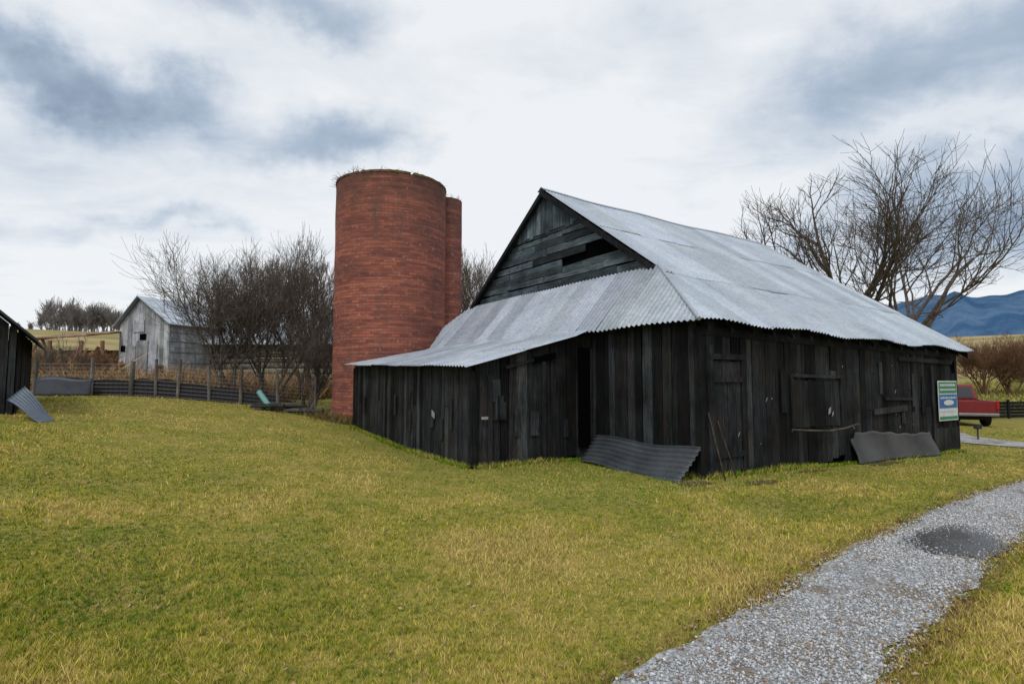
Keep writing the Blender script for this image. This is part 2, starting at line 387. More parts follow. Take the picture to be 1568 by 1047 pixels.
mb.box(Vector(BW(2.6,-.10,1.72)),NU*1.85+Vector((0,0,-.03)),NV*.03,(0,0,.06),(.9,.9,.92))
mb.box(Vector(BW(2.58,-.10,.70)),NU*.06,NV*.03,(0,0,1.05),(.6,.6,.6)); mb.box(Vector(BW(4.36,-.10,.68)),NU*.06,NV*.03,(0,0,1.05),(.6,.6,.6))
mb.box(Vector(BW(5.75,-.09,.88)),NU*1.55+Vector((0,0,.05)),NV*.03,(0,0,.13),(1.3,1.2,1.15))
mb.box(Vector(BW(6.3,-.08,1.2)),NU*1.3+Vector((0,0,-.03)),NV*.03,(0,0,.07),(.8,.8,.8))
mb.box(Vector(BW(7.0,-.08,2.12)),NU*2.9+Vector((0,0,-.05)),NV*.03,(0,0,.1),(.7,.7,.7))
panel(mb,8.78,10.1,-.05,.62,lo=.6,hi=1.2)
mb.box(Vector(BW(8.66,-.09,-.1)),NU*.1,NV*.03,(0,0,2.1),(.8,.8,.8))
# odd patch boards nailed over the walls
for k in range(15):
    u=rv.choice([rv.uniform(1.3,2.4),rv.uniform(4.7,8.4),rv.uniform(-2.6,-.6)]); z0=rv.uniform(.3,1.4); L=rv.uniform(.3,.95)
    v_=-.07 if u>0 else 2.79
    if u<0: z0=min(z0,.9)
    mb.box(Vector(BW(u,v_,z0)),NU*rv.uniform(.08,.2)+Vector((0,0,rv.uniform(-.01,.01))),NV*.015,(0,0,L),tint(.25,1.2))
for k in range(7):
    v_=rv.uniform(3.2,9.4); mb.box(Vector(BW(-2.955,v_,rv.uniform(.4,.9))),NV*rv.uniform(.08,.18),NU*.015,(0,0,rv.uniform(.3,.7)),tint(.25,1.2))
mb.tube([BW(2.5,-.13,.70),BW(3.1,-.14,.66),BW(3.8,-.13,.62),BW(4.4,-.14,.65),BW(4.95,-.13,.72)],.02,6,(2.2,1.9,1.7))
mb.tube([BW(.22,-.32,h(*BW(.22,-.32,0)[:2])),BW(.12,-.08,1.1)],.013,6,(2.2,1.5,1.0)); mb.tube([BW(.55,-.3,-.02),BW(.36,-.08,.95)],.011,6,(1.8,1.2,.8))
for s_,z1 in ((-2.6,1.72),(-1.35,2.0),(-.1,2.3)):
    mb.box(Vector(BW(s_,2.77,.03)),NU*.09,NV*.03,(0,0,z1),(.6,.6,.62))
mb.box(Vector(BW(-2.2,2.78,1.87)),NU*1.0+Vector((0,0,.24)),NV*.02,(0,0,.06),(.7,.7,.7))
mb.obj("doors_and_rails",M_black,barn)
mb=MB(); o=Vector(BW(-1.55,2.775,1.98)); mb.box(o,NU*.55+Vector((0,0,.12)),NV*.02,(0,0,.13))
mb.box(Vector(BW(-.42,2.775,.25)),NU*.32,NV*.02,(0,0,2.1))  # near-black strip painted in for the shadow beside the inner corner
mb.box(Vector(BW(9.9,-.075,1.85)),NU*.12,NV*.01,(0,0,.3)); mb.obj("openings",M_void,barn)
M_pale=plain("pale_scraps",(.30,.31,.33))
mb=MB()
for (u,v,z,w) in ((3.85,-.1,.95,.08),(3.98,-.1,.9,.05),(1.75,-.095,1.25,.03),(.9,-.1,.65,.03),(6.7,-.1,1.35,.03)):
    mb.box(Vector(BW(u,v,z)),NU*w+Vector((0,0,.04)),NV*.01,Vector((.01,0,w*1.4)))
mb.box(Vector(BW(-2.97,4.4,.85)),NV*.14+Vector((0,0,.06)),NU*.01,Vector((0,0,.12)))
mb.box(Vector(BW(-2.75,2.755,.92)),NU*.14,NV*.02,(0,0,.05))
for k in range(22):
    u=rv.uniform(.5,10); mb.box(Vector(BW(u,-.06,rv.uniform(.3,2.1))),NU*.012,NV*.01,Vector((0,0,rv.uniform(.015,.05))))
mb.obj("nailed_scraps",M_pale,barn)

def curledsheet(name,fn,na,nb_,mtl,c=(.5,.5,.5)):
    mb=MB()
    for i in range(na+1):
        for j in range(nb_+1): mb.v.append(tuple(fn(i/na,j/nb_)))
    for i in range(na):
        for j in range(nb_):
            k=i*(nb_+1)+j; mb.face((k,k+1,k+nb_+2,k+nb_+1),c)
    o=mb.obj(name,mtl,None,smooth=True); s=o.modifiers.new("s",'SOLIDIFY'); s.thickness=.004; return o
def f(a,b):
    u=4.7+3.75*a+.04*math.sin(b*5)+.10*(1-b)*(a-.5); v=-.09-(.16+.03*math.sin(a*6+1))*(1-b)**1.4-.012*math.sin(a*15+b*2); x,y,_=BW(u,v,0)
    top_=.64-.08*a+.03*math.sin(a*7)+.015*math.sin(a*31)+(-.12 if a<.04 else 0)
    return Vector((x,y,h(x,y)+top_*b))
curledsheet("scrap_metal_sheet",f,60,12,M_rust,(.8,.76,.74))
def f(a,b):
    s=2.62*(1-a)-.1; l=.42*(1-b)**1.2+.1*(1-a)
    w=.016*math.cos(2*math.pi*b*7)
    x,y,_=BW(-.1-l-.15*a*(1-b),s,0)
    return Vector((x,y,h(x,y)+.02+(.5+.05*a)*b-.05*a+.03*math.sin(a*8)))-NU*w*.8+Vector((0,0,w*.6))
curledsheet("corrugated_metal_sheet",f,24,64,M_rust,(1.15,1.22,1.28))

# ------------------------------------------------------------ sign on barn wall
sg=empty("wall_sign")
M_sw=plain("sign_white",(.62,.66,.66),.5); M_sgn=plain("sign_green",(.03,.22,.12),.5); M_sb=plain("sign_blue",(.03,.14,.40),.5)
def SB(u,w,z,hh,pr,m,nm):
    mb=MB(); mb.box(Vector(BW(u,-pr,z-.02*u)),NU*w,NV*.012,(0,0,hh)); mb.obj(nm,m,sg)
SB(8.93,1.1,.80,1.02,.105,M_sw,"board")
SB(8.96,1.04,1.50,.29,.11,M_sgn,"top_panel"); SB(8.96,1.04,1.12,.35,.11,M_sb,"middle_panel"); SB(8.96,1.04,.83,.08,.11,M_sgn,"bottom_panel")
mb=MB()
for row,(z,hh,ws) in enumerate(((1.68,.07,7),(1.57,.05,8),(1.36,.05,6),(1.03,.03,9))):
    u=9.02
    for k in range(ws):
        w=.92/ws; 
        mb.box(Vector(BW(u,-.117,z-.18)),NU*w*.3,NV*.006,(0,0,hh)); mb.box(Vector(BW(u+w*.45,-.117,z-.18+hh*.1)),NU*w*.3,NV*.006,(0,0,hh*.7)); u+=w
for u0,z0,rx,rz in ((9.48,1.08,.3,.07),):
    k=len(mb.v); mb.v+=[BW(u0+rx*math.cos(a),-.1185,z0+rz*math.sin(a)) for a in np.linspace(0,2*math.pi,25)[:-1]]; mb.face(list(range(k,k+24)))
mb.obj("lettering",M_sw,sg)

# ------------------------------------------------------------ silo
def brickcyl(name,cx,cy,r,z0,z1,parent,seed,n=128):
    r_=random.Random(seed); mb=MB(); uv=[]; nz=24; tops=[]; cur=0
    for k in range(n):
        if r_.random()<.2: cur=-r_.choice([0,0,0,.03,.05,.08])
        tops.append(cur+r_.uniform(-.012,.012))
    for i in range(nz+1):
        for k in range(n+1):
            a=2*math.pi*k/n; zz=z0+(z1-z0)*i/nz+(tops[k%n] if i==nz else 0)
            rr=r*(1+.004*math.sin(i*1.3))
            mb.v.append((cx+rr*math.cos(a),cy+rr*math.sin(a),zz)); uv.append((a*r,zz))
    for i in range(nz):
        for k in range(n):
            b=i*(n+1)+k; mb.face((b,b+1,b+n+2,b+n+1))
    b0=nz*(n+1); s=len(mb.v)
    for zz in (None,z0):
        for k in range(n+1):
            a=2*math.pi*k/n; rr=r-.2; mb.v.append((cx+rr*math.cos(a),cy+rr*math.sin(a),z1+tops[k%n] if zz is None else zz)); uv.append((a*r,zz or z1))
    for k in range(n):
        mb.face((b0+k,b0+k+1,s+k+1,s+k),(.5,.5,.5),1); mb.face((s+k,s+k+1,s+n+1+k+1,s+n+1+k))
    mb.uv=uv; return mb.obj(name,[M_brick,M_cap],parent,smooth=False)
silo=empty("brick_silo")
brickcyl("tower",-4.28,19.9,1.91,.1,8.45,silo,1)
brickcyl("chute",-2.52,20.75,.66,.1,8.25,silo,2,n=40)
mb=MB()
for k in range(96):
    if rv.random()<.12: continue
    a0=2*math.pi*k/96; a1=2*math.pi*(k+1)/96
    rr=1.918+rv.uniform(0,.012); z0=8.39; z1=8.455+rv.uniform(0,.02)
    i0=[(-4.28+q*math.cos(a),19.9+q*math.sin(a)) for q in (1.76,rr) for a in (a0,a1)]
    mb.hexa([(*i0[0],z0),(*i0[1],z0),(*i0[3],z0),(*i0[2],z0),(*i0[0],z1),(*i0[1],z1),(*i0[3],z1),(*i0[2],z1)])
mb.obj("rim",M_cap,silo)
mb=MB()
for k in range(420):
    a=rv.uniform(0,6.28) if k%2 else rv.gauss(3.9,.35); r0=1.84
    x=-4.28+r0*math.cos(a); y=19.9+r0*math.sin(a)
    L=rv.choice([.12,.18,.25,.4])*rv.uniform(.5,1.0); d=Vector((rv.uniform(-1,1),rv.uniform(-1,1),rv.uniform(.1,1))).normalized()
    p=Vector((x,y,8.4)); mb.tube([p,p+d*L*.5,p+d*L+Vector((0,0,-.05))],[.007,.006,.003],3,cap=False)
for k in range(50):
    a=rv.uniform(0,6.28); p=Vector((-2.52+.6*math.cos(a),20.75+.6*math.sin(a),8.2)); d=Vector((rv.uniform(-1,1),rv.uniform(-1,1),1)).normalized(); mb.tube([p,p+d*.22],[.007,.004],3,cap=False)
mb.obj("rim_weeds",M_bark,silo)

# ------------------------------------------------------------ trees
def tree(name,base,Ht,r0,seed,mtl,lean=(0,0),depth=5,kids=(4,6),spread=.8,trunk=.28,stems=1,minr=.009,up=.12,sides=4,mbx=None,decay=.68,low=.3,sl=.45,wig=.28):
    r=random.Random(seed); mb=mbx or MB()
    def perp(d):
        a=Vector((r.uniform(-1,1),r.uniform(-1,1),r.uniform(-1,1))); q=a-d*a.dot(d)
        return q.normalized() if q.length>1e-4 else Vector((1,0,0))
    def rec(p,d,L,rad,lv):
        ns=5 if lv<=1 else (4 if lv<4 else 3)
        pts=[p]; rads=[max(rad,minr)]; q=p; dd=d
        for k in range(ns):
            dd=(dd+perp(dd)*r.uniform(.05,wig)+Vector((0,0,up*(1 if lv>0 else .3)))).normalized()
            q=q+dd*L/ns; pts.append(q); rads.append(max(rad*(1-.5*(k+1)/ns),minr*.7))
        mb.tube(pts,rads,max(3,(8 if lv==0 else sides) if lv<3 else 3),cap=False)
        if lv>=depth: return
        nk=r.randint(*kids)
        for k in range(nk):
            t=1.0 if k==0 else r.uniform(low if lv>0 else max(low,.45),1.0)
            i=min(int(t*ns),ns-1); fr=t*ns-i; pp=pts[i].lerp(pts[i+1],fr); 
            base_d=(pts[i+1]-pts[i]).normalized()
            ang=r.uniform(.12,.35) if k==0 else r.uniform(.4,spread)
            nd=(base_d*math.cos(ang)+perp(base_d)*math.sin(ang)).normalized()
            if nd.z<-.1: nd.z*=.3; nd.normalize()
            rec(pp,nd,L*decay*r.uniform(.75,1.15)*(1.0 if t>.6 else 1.15),rad*(.70 if k==0 else .55)*(1-.25*t)*1.12,lv+1)
    for s in range(stems):
        b=Vector(base)+Vector((r.uniform(-.3,.3),r.uniform(-.3,.3),-.05))*(1 if stems>1 else 0)
        d=Vector((lean[0]+(r.uniform(-sl,sl) if stems>1 else 0),lean[1]+(r.uniform(-sl,sl) if stems>1 else 0),1)).normalized()
        rec(b,d,Ht*trunk*r.uniform(.85,1.1),r0,0)
    if mbx is None: return mb.obj(name,mtl,None,smooth=True)
def T(name,px,D,top,*a,**k):
    x=(px-784)/871*D; z0=h(x,D); Ht=1.65+(582-top)/871*D-z0
    return tree(name,(x,D,z0),Ht,*a,**k)
T("bare_tree",1288,33,232,.42,21,M_bark,lean=(-.03,0),depth=6,kids=(3,4),spread=.9,trunk=.36,decay=.735,minr=.013,up=.07,low=.45)
T("bare_tree",1340,32,262,.30,5,M_bark,lean=(.42,0),depth=6,kids=(2,4),spread=.95,trunk=.37,decay=.76,minr=.014,stems=2,sl=.22,up=.06,low=.4)
T("bare_tree",1365,34,280,.22,17,M_bark,lean=(.75,.1),depth=5,kids=(3,4),spread=.9,trunk=.40,decay=.75,minr=.014,up=.06,low=.4)
T("bare_tree",742,34,270,.13,9,M_bark2,depth=5,kids=(3,5),spread=.65,trunk=.32,stems=4,minr=.011,up=.18)
T("bare_tree",478,27,285,.10,12,M_bark2,depth=5,kids=(3,5),spread=.6,trunk=.33,stems=4,up=.2,minr=.009)
sk=dict(kids=(3,5),spread=.95,low=.15,up=.11,minr=.0065,decay=.72)
T("bare_shrub",415,22,330,.06,31,M_bark,depth=5,trunk=.31,stems=5,sl=.4,**sk)
T("bare_shrub",352,21,330,.06,32,M_bark,lean=(-.05,0),depth=5,trunk=.31,stems=5,sl=.45,**sk)
T("bare_shrub",478,21.5,430,.04,33,M_bark,depth=4,trunk=.33,stems=8,sl=.5,**sk)
T("bare_tree",1400,75,455,.2,8,M_far,depth=4,kids=(4,6),spread=.8,trunk=.3,minr=.03)
for px,s in ((1505,40),(1545,41),(1590,43)):
    T("russet_shrub",px,48,492,.07,s,M_red,depth=4,kids=(4,5),spread=.95,trunk=.33,stems=8,minr=.013,low=.15)
T("bare_shrub",88,26,500,.04,42,M_bark2,depth=4,kids=(3,4),spread=.9,trunk=.35,stems=6)
T("bare_shrub",150,27,510,.04,44,M_red,depth=4,kids=(3,4),spread=.9,trunk=.35,stems=6)
mb=MB()
for k in range(120):
    px=rv.uniform(60,240); D_=rv.uniform(145,190); x=(px-784)/871*D_
    tree("",(x,D_,h(x,D_)-.3),rv.uniform(6,12)*(1-.45*max(0,(px-150)/85)),.15,100+k,None,depth=3,kids=(5,6),spread=.8,trunk=.33,minr=.045,mbx=mb,sides=3,up=.2)
for k in range(60):
    px=rv.uniform(-250,900); D_=rv.uniform(185,230); x=(px-784)/871*D_
    tree("",(x,D_,h(x,D_)-.3),rv.uniform(4,8),.15,300+k,None,depth=3,kids=(5,6),spread=.7,trunk=.36,minr=.05,mbx=mb,sides=3,up=.3)
mb.obj("distant_tree_line",M_far)

# mountains
mb=MB(); nn=200
M_mt,nt,b=mat("hazy_mountain",1,0); p=pos(nt)
nt.links.new(mix(nt,ramp(nt,noise(nt,p,.006,8,.7),[(.4,0),(.6,1)]),(.035,.085,.17),(.085,.15,.25)),b.inputs["Base Color"])  # distance haze painted into the blue base colours
for i in range(nn+1):
    az=R(8+70*i/nn); d=3200; s=az
    el=.108+.010*math.sin(s*9+1)+.005*math.sin(s*23)+.003*math.sin(s*61)+.0012*math.sin(s*190)+.014*max(0,(i/nn-.3))
    for j,(dd,fz) in enumerate(((d-1200,-.02),(d-900,.25),(d-600,.55),(d-300,.82),(d,1.0),(d+300,.6))):
        zz=el*d*fz*(1+(.10*math.sin(s*50+j*2)+.05*math.sin(s*130+j) if j in (1,2,3) else 0))
        mb.v.append((dd*math.sin(az),dd*math.cos(az),zz))
for i in range(nn):
    for j in range(5): k=i*6+j; mb.face((k,k+1,k+7,k+6))
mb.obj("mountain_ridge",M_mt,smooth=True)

# ------------------------------------------------------------ other buildings
def shed(name,c0,c1,depth,ground,eave,peak,wallm,roofm,roofover=.3,pk=.5,c=(.35,.7)):
    par=empty(name); p0=Vector((*c0,0)); p1=Vector((*c1,0)); d=(p1-p0).normalized(); W=(p1-p0).length; nb=Vector((-d.y,d.x,0))
    if nb.y<0: nb=-nb
    mb=MB()
    q0=p0+nb*depth; q1=p1+nb*depth
    zt=lambda t: eave+(peak-eave)*(t/pk if t<pk else (1-t)/(1-pk))
    boards(mb,p0.xy,p1.xy,lambda t:ground,zt,-nb.xy,lo=c[0],hi=c[1],w=(.2,.4))
    boards(mb,p1.xy,q1.xy,lambda t:ground,lambda t:eave,d.xy,lo=c[0],hi=c[1],w=(.2,.4))
    boards(mb,p0.xy,q0.xy,lambda t:ground,lambda t:eave,-d.xy,lo=c[0],hi=c[1],w=(.2,.4))
    boards(mb,q0.xy,q1.xy,lambda t:ground,zt,nb.xy,lo=c[0],hi=c[1],w=(.2,.4))
    mb.obj("walls",wallm,par)
    mb=MB(); up=Vector((0,0,1)); a=p0+d*W*pk+up*(peak+.06)-nb*roofover
    for (corner,sg) in ((p0,-1),(p1,1)):
        run=W*(pk if sg<0 else 1-pk); sl=(peak-eave)/run
        e=corner+d*sg*roofover+up*(eave-sl*roofover+.06)-nb*roofover
        L=depth+2*roofover; s=0
        while s<L-.05:
            w=min(.7,L-s); t_=rv.uniform(.38,.62); o=rv.uniform(0,.015)
            A_=a+nb*s+up*o; E_=e+nb*s+up*o; A2=a+nb*(s+w-.01)+up*o; E2_=e+nb*(s+w-.01)+up*o
            mb.hexa([E_,A_,A2,E2_,E_+up*.03,A_+up*.03,A2+up*.03,E2_+up*.03],(t_,t_,t_*1.02)); s+=w
            mb.box(A_+up*.03,(E_-A_),nb*.03,up*.03,(t_,t_,t_))
    mb.obj("roof",roofm,par)
    return par,p0,p1,d,nb
sh,p0,p1,d,nb=shed("white_shed",(-22.8,33),(-19.0,31.5),6.0,1.05,4.85,6.35,M_white,M_roof,pk=.42,c=(.30,.64))
mb=MB()
for (s,z0,w,hh) in ((.2,1.6,.4,1.0),(.2,3.3,.35,.35),(3.25,1.2,.55,1.3),(1.75,3.95,.5,.35)):
    mb.box(p0+d*s-nb*.07+Vector((0,0,z0)),d*w,nb*.015,(0,0,hh))
mb.obj("openings",M_void,sh)
mb=MB()
for (s,z0,w,hh) in ((.65,1.3,.8,2.3),(1.5,1.3,.95,2.6),(2.55,1.4,.65,2.3),(1.2,4.4,.9,.7)):
    mb.box(p0+d*s-nb*(.085)+Vector((0,0,z0)),d*w,nb*.02,(0,0,hh),tint(.36,.62))
for z0 in (1.7,2.1,2.6,3.2,3.8,4.3):
    mb.box(p1+d*.055+nb*.05+Vector((0,0,z0)),nb*5.7,d*.01,(0,0,.04),(.2,.2,.21))
mb.obj("panels",M_white,sh)
ls=empty("collapsed_shed"); mb=MB()
s=-29.2
while s<-22.9:
    w=rv.uniform(.5,.9); dz=rv.uniform(-.08,.05); z_=4.15+.08*(s+29); t_=rv.uniform(.6,1.3)
    mb.hexa([(s,32,z_-.35+dz),(s+w-.02,32,z_-.33+dz),(s+w-.02,37,z_+.4+dz),(s,37,z_+.4),(s,32,z_-.28+dz),(s+w-.02,32,z_-.26+dz),(s+w-.02,37,z_+.5+dz),(s,37,z_+.5)],(t_,t_*1.05,t_*1.15)); s+=w
for x in (-28.5,-26.3,-24.6,-23.1): mb.tube([(x,32.2,1),(x+rv.uniform(-.2,.2),32.2,3.9)],.1,6,tint(.5,.9))
boards(mb,(-29,35),(-22.9,35),lambda t:1,lambda t:3.5,(0,-1),lo=.25,hi=.8)
for k in range(70):
    x=rv.uniform(-29,-23.2); y=rv.uniform(30.0,33.0); a=rv.uniform(0,3.14); L=rv.uniform(1,2.8); tl=rv.uniform(.05,1.2)
    dv=Vector((math.cos(a)*math.cos(tl),.4*math.sin(a),math.sin(tl))).normalized(); 
    mb.box(Vector((x,y,1.05+rv.uniform(0,.9))),dv*L,Vector((0,.03,0)),Vector((-dv.z,0,dv.x)).normalized()*rv.uniform(.1,.22),tint(.35,1.1))
mb.obj("wreckage",M_wreck,ls)
sh=empty("log_shed"); mb=MB()
for k in range(9):
    z=1.0+k*.33
    mb.tube([(-20,34,z+.16),(-15,34+.03*(k%3),z+.18),(-10.3,34,z+.16)],.15,8,tint(.35,.75)); mb.tube([(-10.5,33.8,z+.3),(-10.5,39.5,z+.3)],.15,8,tint(.35,.75)); mb.tube([(-19.9,33.8,z+.3),(-19.9,39.5,z+.3)],.15,8,tint(.35,.75))
mb.obj("log_walls",M_grey,sh)
mb=MB(); x=-18.2
while x<-10:
    t_=rv.uniform(.45,.65); w_=.685
    mb.hexa([(x,33.3,3.75),(x+w_,33.3,3.75),(x+w_,36.8,6.1),(x,36.8,6.1),(x,33.3,3.79),(x+w_,33.3,3.79),(x+w_,36.8,6.14),(x,36.8,6.14)],(t_,t_,t_))
    mb.hexa([(x,36.8,6.1),(x+w_,36.8,6.1),(x+w_,40.2,3.75),(x,40.2,3.75),(x,36.8,6.14),(x+w_,36.8,6.14),(x+w_,40.2,3.79),(x,40.2,3.79)],(t_,t_,t_)); x+=.7
mb.obj("roof",M_roof,sh)
shed("dark_shed",(-14.1,9.35),(-10.55,12.1),5.0,.6,2.72,4.85,M_black,M_rust,roofover=.35,c=(.2,.8))
def f(a,b):
    x=-10.25+.78*a; y=12.0-.12*a-.42*b; return Vector((x,y,h(x,y)+.03+.60*(1-a)**1.1*(1-.45*b)+.03*math.sin(a*5)+.010*math.cos(b*44)))
curledsheet("bent_roofing_sheet",f,14,56,M_roof,(.12,.135,.155))

# fence
fe=empty("wire_fence"); mb=MB(); mw=MB(); mf=MB()
fp=[(-17.5,18.5),(-15.9,19.0),(-14.3,19.4),(-13.1,19.6),(-12.3,19.7),(-11.6,19.8),(-10.6,20.0),(-9.6,20.2),(-8.4,20.5),(-7.2,20.9)]
for x,y in fp:
    L=rv.uniform(1.15,1.45); mb.tube([(x,y,h(x,y)-.1),(x+rv.uniform(-.06,.06),y,h(x,y)+L)],rv.uniform(.05,.075),7,tint(.5,.8))
for (x0,y0),(x1,y1) in zip(fp[:-1],fp[1:]):
    for k in range(9):
        z=.05+k*.13; mw.tube([(x0,y0,h(x0,y0)+z),(x1,y1,h(x1,y1)+z)],.005,3,cap=False)
    L=math.hypot(x1-x0,y1-y0); m_=int(L/.14)
    for k in range(m_):
        t_=k/m_; x=x0+(x1-x0)*t_; y=y0+(y1-y0)*t_; mw.tube([(x,y,h(x,y)),(x,y,h(x,y)+1.1)],.004,3,cap=False)
for (i0,hh) in ((1,.62),(2,.55),(3,.6),(4,.62),(5,.55),(6,.5),(7,.45)):
    (x0,y0),(x1,y1)=fp[i0],fp[i0+1]
    for k in range(6):
        ta,tb=k/6,(k+1)/6; xa,ya=x0+(x1-x0)*ta,y0+(y1-y0)*ta+.03; xb,yb=x0+(x1-x0)*tb,y0+(y1-y0)*tb+.03
        n_=len(mf.v); mf.v+=[(xa,ya,h(xa,ya)),(xb,yb,h(xb,yb)),(xb,yb+.03,h(xb,yb)+hh+.03*math.sin(k)),(xa,ya+.03,h(xa,ya)+hh+.03*math.sin(k-1))]; mf.face((n_,n_+1,n_+2,n_+3))
mb.obj("posts",M_grey,fe); mw.obj("wire",plain("wire",(.10,.10,.11),.5,.6),fe); mf.obj("black_netting",plain("netting",(.018,.019,.022),.8),fe)
def f(a,b):
    x=-15.7+1.6*a; y=18.85+.35*a; return Vector((x,y-.15*(1-b),h(x,y)+.62*b+.05*math.sin(a*6)*b))
curledsheet("grey_tarp",f,14,6,M_rust,(.8,.88,1.0))
mb=MB(); P0=Vector((-8.55,19.3,h(-8.55,19.3)+.55)); P1=Vector((-8.0,18.9,h(-8.0,18.9)+.12)); mb.tube([P0,P1],.09,16,cap=False); mb.tube([P1,P0],.075,16,cap=False); mb.tube([P1,P1+(P0-P1)*.08],.11,16)
mb.obj("teal_drain_pipe",plain("teal_plastic",(.14,.34,.33),.5),smooth=False)
mb=MB()
for k in range(14):
    x=-7.6+rv.uniform(-.7,1.3); y=19.2+rv.uniform(-.4,.5); a=rv.uniform(-.7,.7); z=h(x,y)+.06+.08*(k%3)
    mb.tube([(x-.5*math.cos(a),y-.5*math.sin(a),z),(x+.5*math.cos(a),y+.5*math.sin(a),z+rv.uniform(-.03,.06))],rv.uniform(.03,.07),7,tint(.15,.4))
mb.obj("log_pile",M_grey)
fe=empty("board_fence"); mb=MB()
for x in np.arange(21.5,46,2.0):
    y=31+.12*(x-21); z=h(x,y); mb.box((x,y-.08,z-.1),(.1,0,0),(0,.1,0),(0,0,1.15),(.4,.4,.4))
    for k in range(5):
        mb.box((x,y,z+.05+k*.18),(2.0,.24,float(h(x+2,y+.24)-z)),(0,.03,0),(0,0,.165),tint(.25,.5))
mb.obj("boards",M_black,fe)
mb=MB(); x,y=15.1,18.6; mb.tube([(x,y,h(x,y)-.05),(x,y,h(x,y)+.42)],.025,8); mb.box((x-.09,y-.08,h(x,y)+.36),(.18,0,0),(0,.14,0),(0,0,.16)); mb.obj("meter_post",plain("meter_box",(.03,.03,.035)),bevel=.01)

# ------------------------------------------------------------ pickup
tk=empty("red_pickup_truck"); M_rp=plain("red_paint",(.20,.012,.018),.3,.1,.6); M_gl=plain("dark_glass",(.015,.018,.022),.08,0,.8); M_ty=plain("tyre",(.015,.015,.016),.9); M_ch=plain("chrome",(.30,.31,.33),.35,.8); M_tl=plain("tail_light",(.45,.01,.01),.2); M_under=plain("underbody",(.01,.01,.01),.9)
def extrude_profile(name,prof,y0,y1,m,bev=.03):
    mb=MB(); n=len(prof); mb.v=[(x,y0,z) for x,z in prof]+[(x,y1,z) for x,z in prof]
    mb.face(list(range(n))); mb.face(list(range(n,2*n))[::-1])
    for k in range(n): mb.face((k,k+n,(k+1)%n+n,(k+1)%n))
    return mb.obj(name,m,tk,bevel=bev)
def arch(cx,r,n=9): return [(cx+r*math.cos(a),.38+r*math.sin(a)) for a in np.linspace(0,math.pi,n)]
prof=[(-2.6,.42)]+[(x,z) for x,z in arch(-1.6,.43)[::-1]]+[(x,z) for x,z in arch(1.7,.43)[::-1]]+[(2.6,.40),(2.64,.75),(2.5,1.0),(1.1,1.12),(-.75,1.12),(-.8,1.10),(-2.62,1.10),(-2.64,.6)]
for y0,y1,nm_ in ((-.92,-.84,"side_r"),(.84,.92,"side_l")): extrude_profile(nm_,prof,y0,y1,M_rp,.025)
mb=MB()
mb.box((-2.6,-.83,.55),(5.1,0,0),(0,1.66,0),(0,0,.12)); mb.box((-.82,-.83,.55),(.06,0,0),(0,1.66,0),(0,0,.55)); mb.box((-2.63,-.835,.5),(.06,0,0),(0,1.67,0),(0,0,.59))
mb.box((-.76,-.83,.6),(3.2,0,0),(0,1.66,0),(0,0,.47))
mb.obj("bed_and_hood",M_rp,tk,bevel=.02)
mb=MB(); mb.box((-2.5,-.6,.3),(4.9,0,0),(0,1.2,0),(0,0,.24)); mb.obj("chassis",M_under,tk)
mb=MB(); mb.hexa([(-.78,-.86,1.1),(1.25,-.86,1.1),(1.25,.86,1.1),(-.78,.86,1.1),(-.62,-.70,1.78),(.55,-.70,1.78),(.55,.70,1.78),(-.62,.70,1.78)]); mb.obj("cab",M_rp,tk,bevel=.05)
mb=MB()
mb.hexa([(-.80,-.68,1.2),(-.77,-.68,1.2),(-.77,.68,1.2),(-.80,.68,1.2),(-.70,-.6,1.66),(-.67,-.6,1.66),(-.67,.6,1.66),(-.70,.6,1.66)])
for s in (-1,1): mb.hexa([(-.55,s*.865,1.16),(.98,s*.865,1.16),(.98,s*.84,1.16),(-.55,s*.84,1.16),(-.48,s*.755,1.68),(.52,s*.755,1.68),(.52,s*.73,1.68),(-.48,s*.73,1.68)])
mb.hexa([(1.24,-.76,1.14),(1.27,-.76,1.14),(1.27,.76,1.14),(1.24,.76,1.14),(.62,-.62,1.72),(.66,-.62,1.72),(.66,.62,1.72),(.62,.62,1.72)])
mb.obj("windows",M_gl,tk)
mb=MB(); mb.box((-2.78,-.88,.46),(.12,0,0),(0,1.76,0),(0,0,.13)); mb.box((2.6,-.9,.45),(.12,0,0),(0,1.8,0),(0,0,.18)); mb.obj("bumpers",M_ch,tk,bevel=.03)
mb=MB()
for s in (-1,1): mb.box((-2.67,s*.87-.05,.78),(.04,0,0),(0,.1,0),(0,0,.26))
mb.obj("tail_lights",M_tl,tk)
mb=MB(); mh=MB()
for cx in (-1.6,1.7):
    for s in (-1,1):
        mb.tube([(cx,s*.66,.37),(cx,s*.70,.37),(cx,s*.88,.37),(cx,s*.90,.37)],[.34,.37,.37,.34],20); mh.tube([(cx,s*.895,.37),(cx,s*.915,.37)],.2,14)
mb.obj("tyres",M_ty,tk); mh.obj("hubs",M_ch,tk)
tx,ty=21.9,28.6
tk.location=(tx,ty,h(tx,ty)); tk.rotation_euler=(0,0,R(70)); tk.scale=(1.05,1.05,1.08)

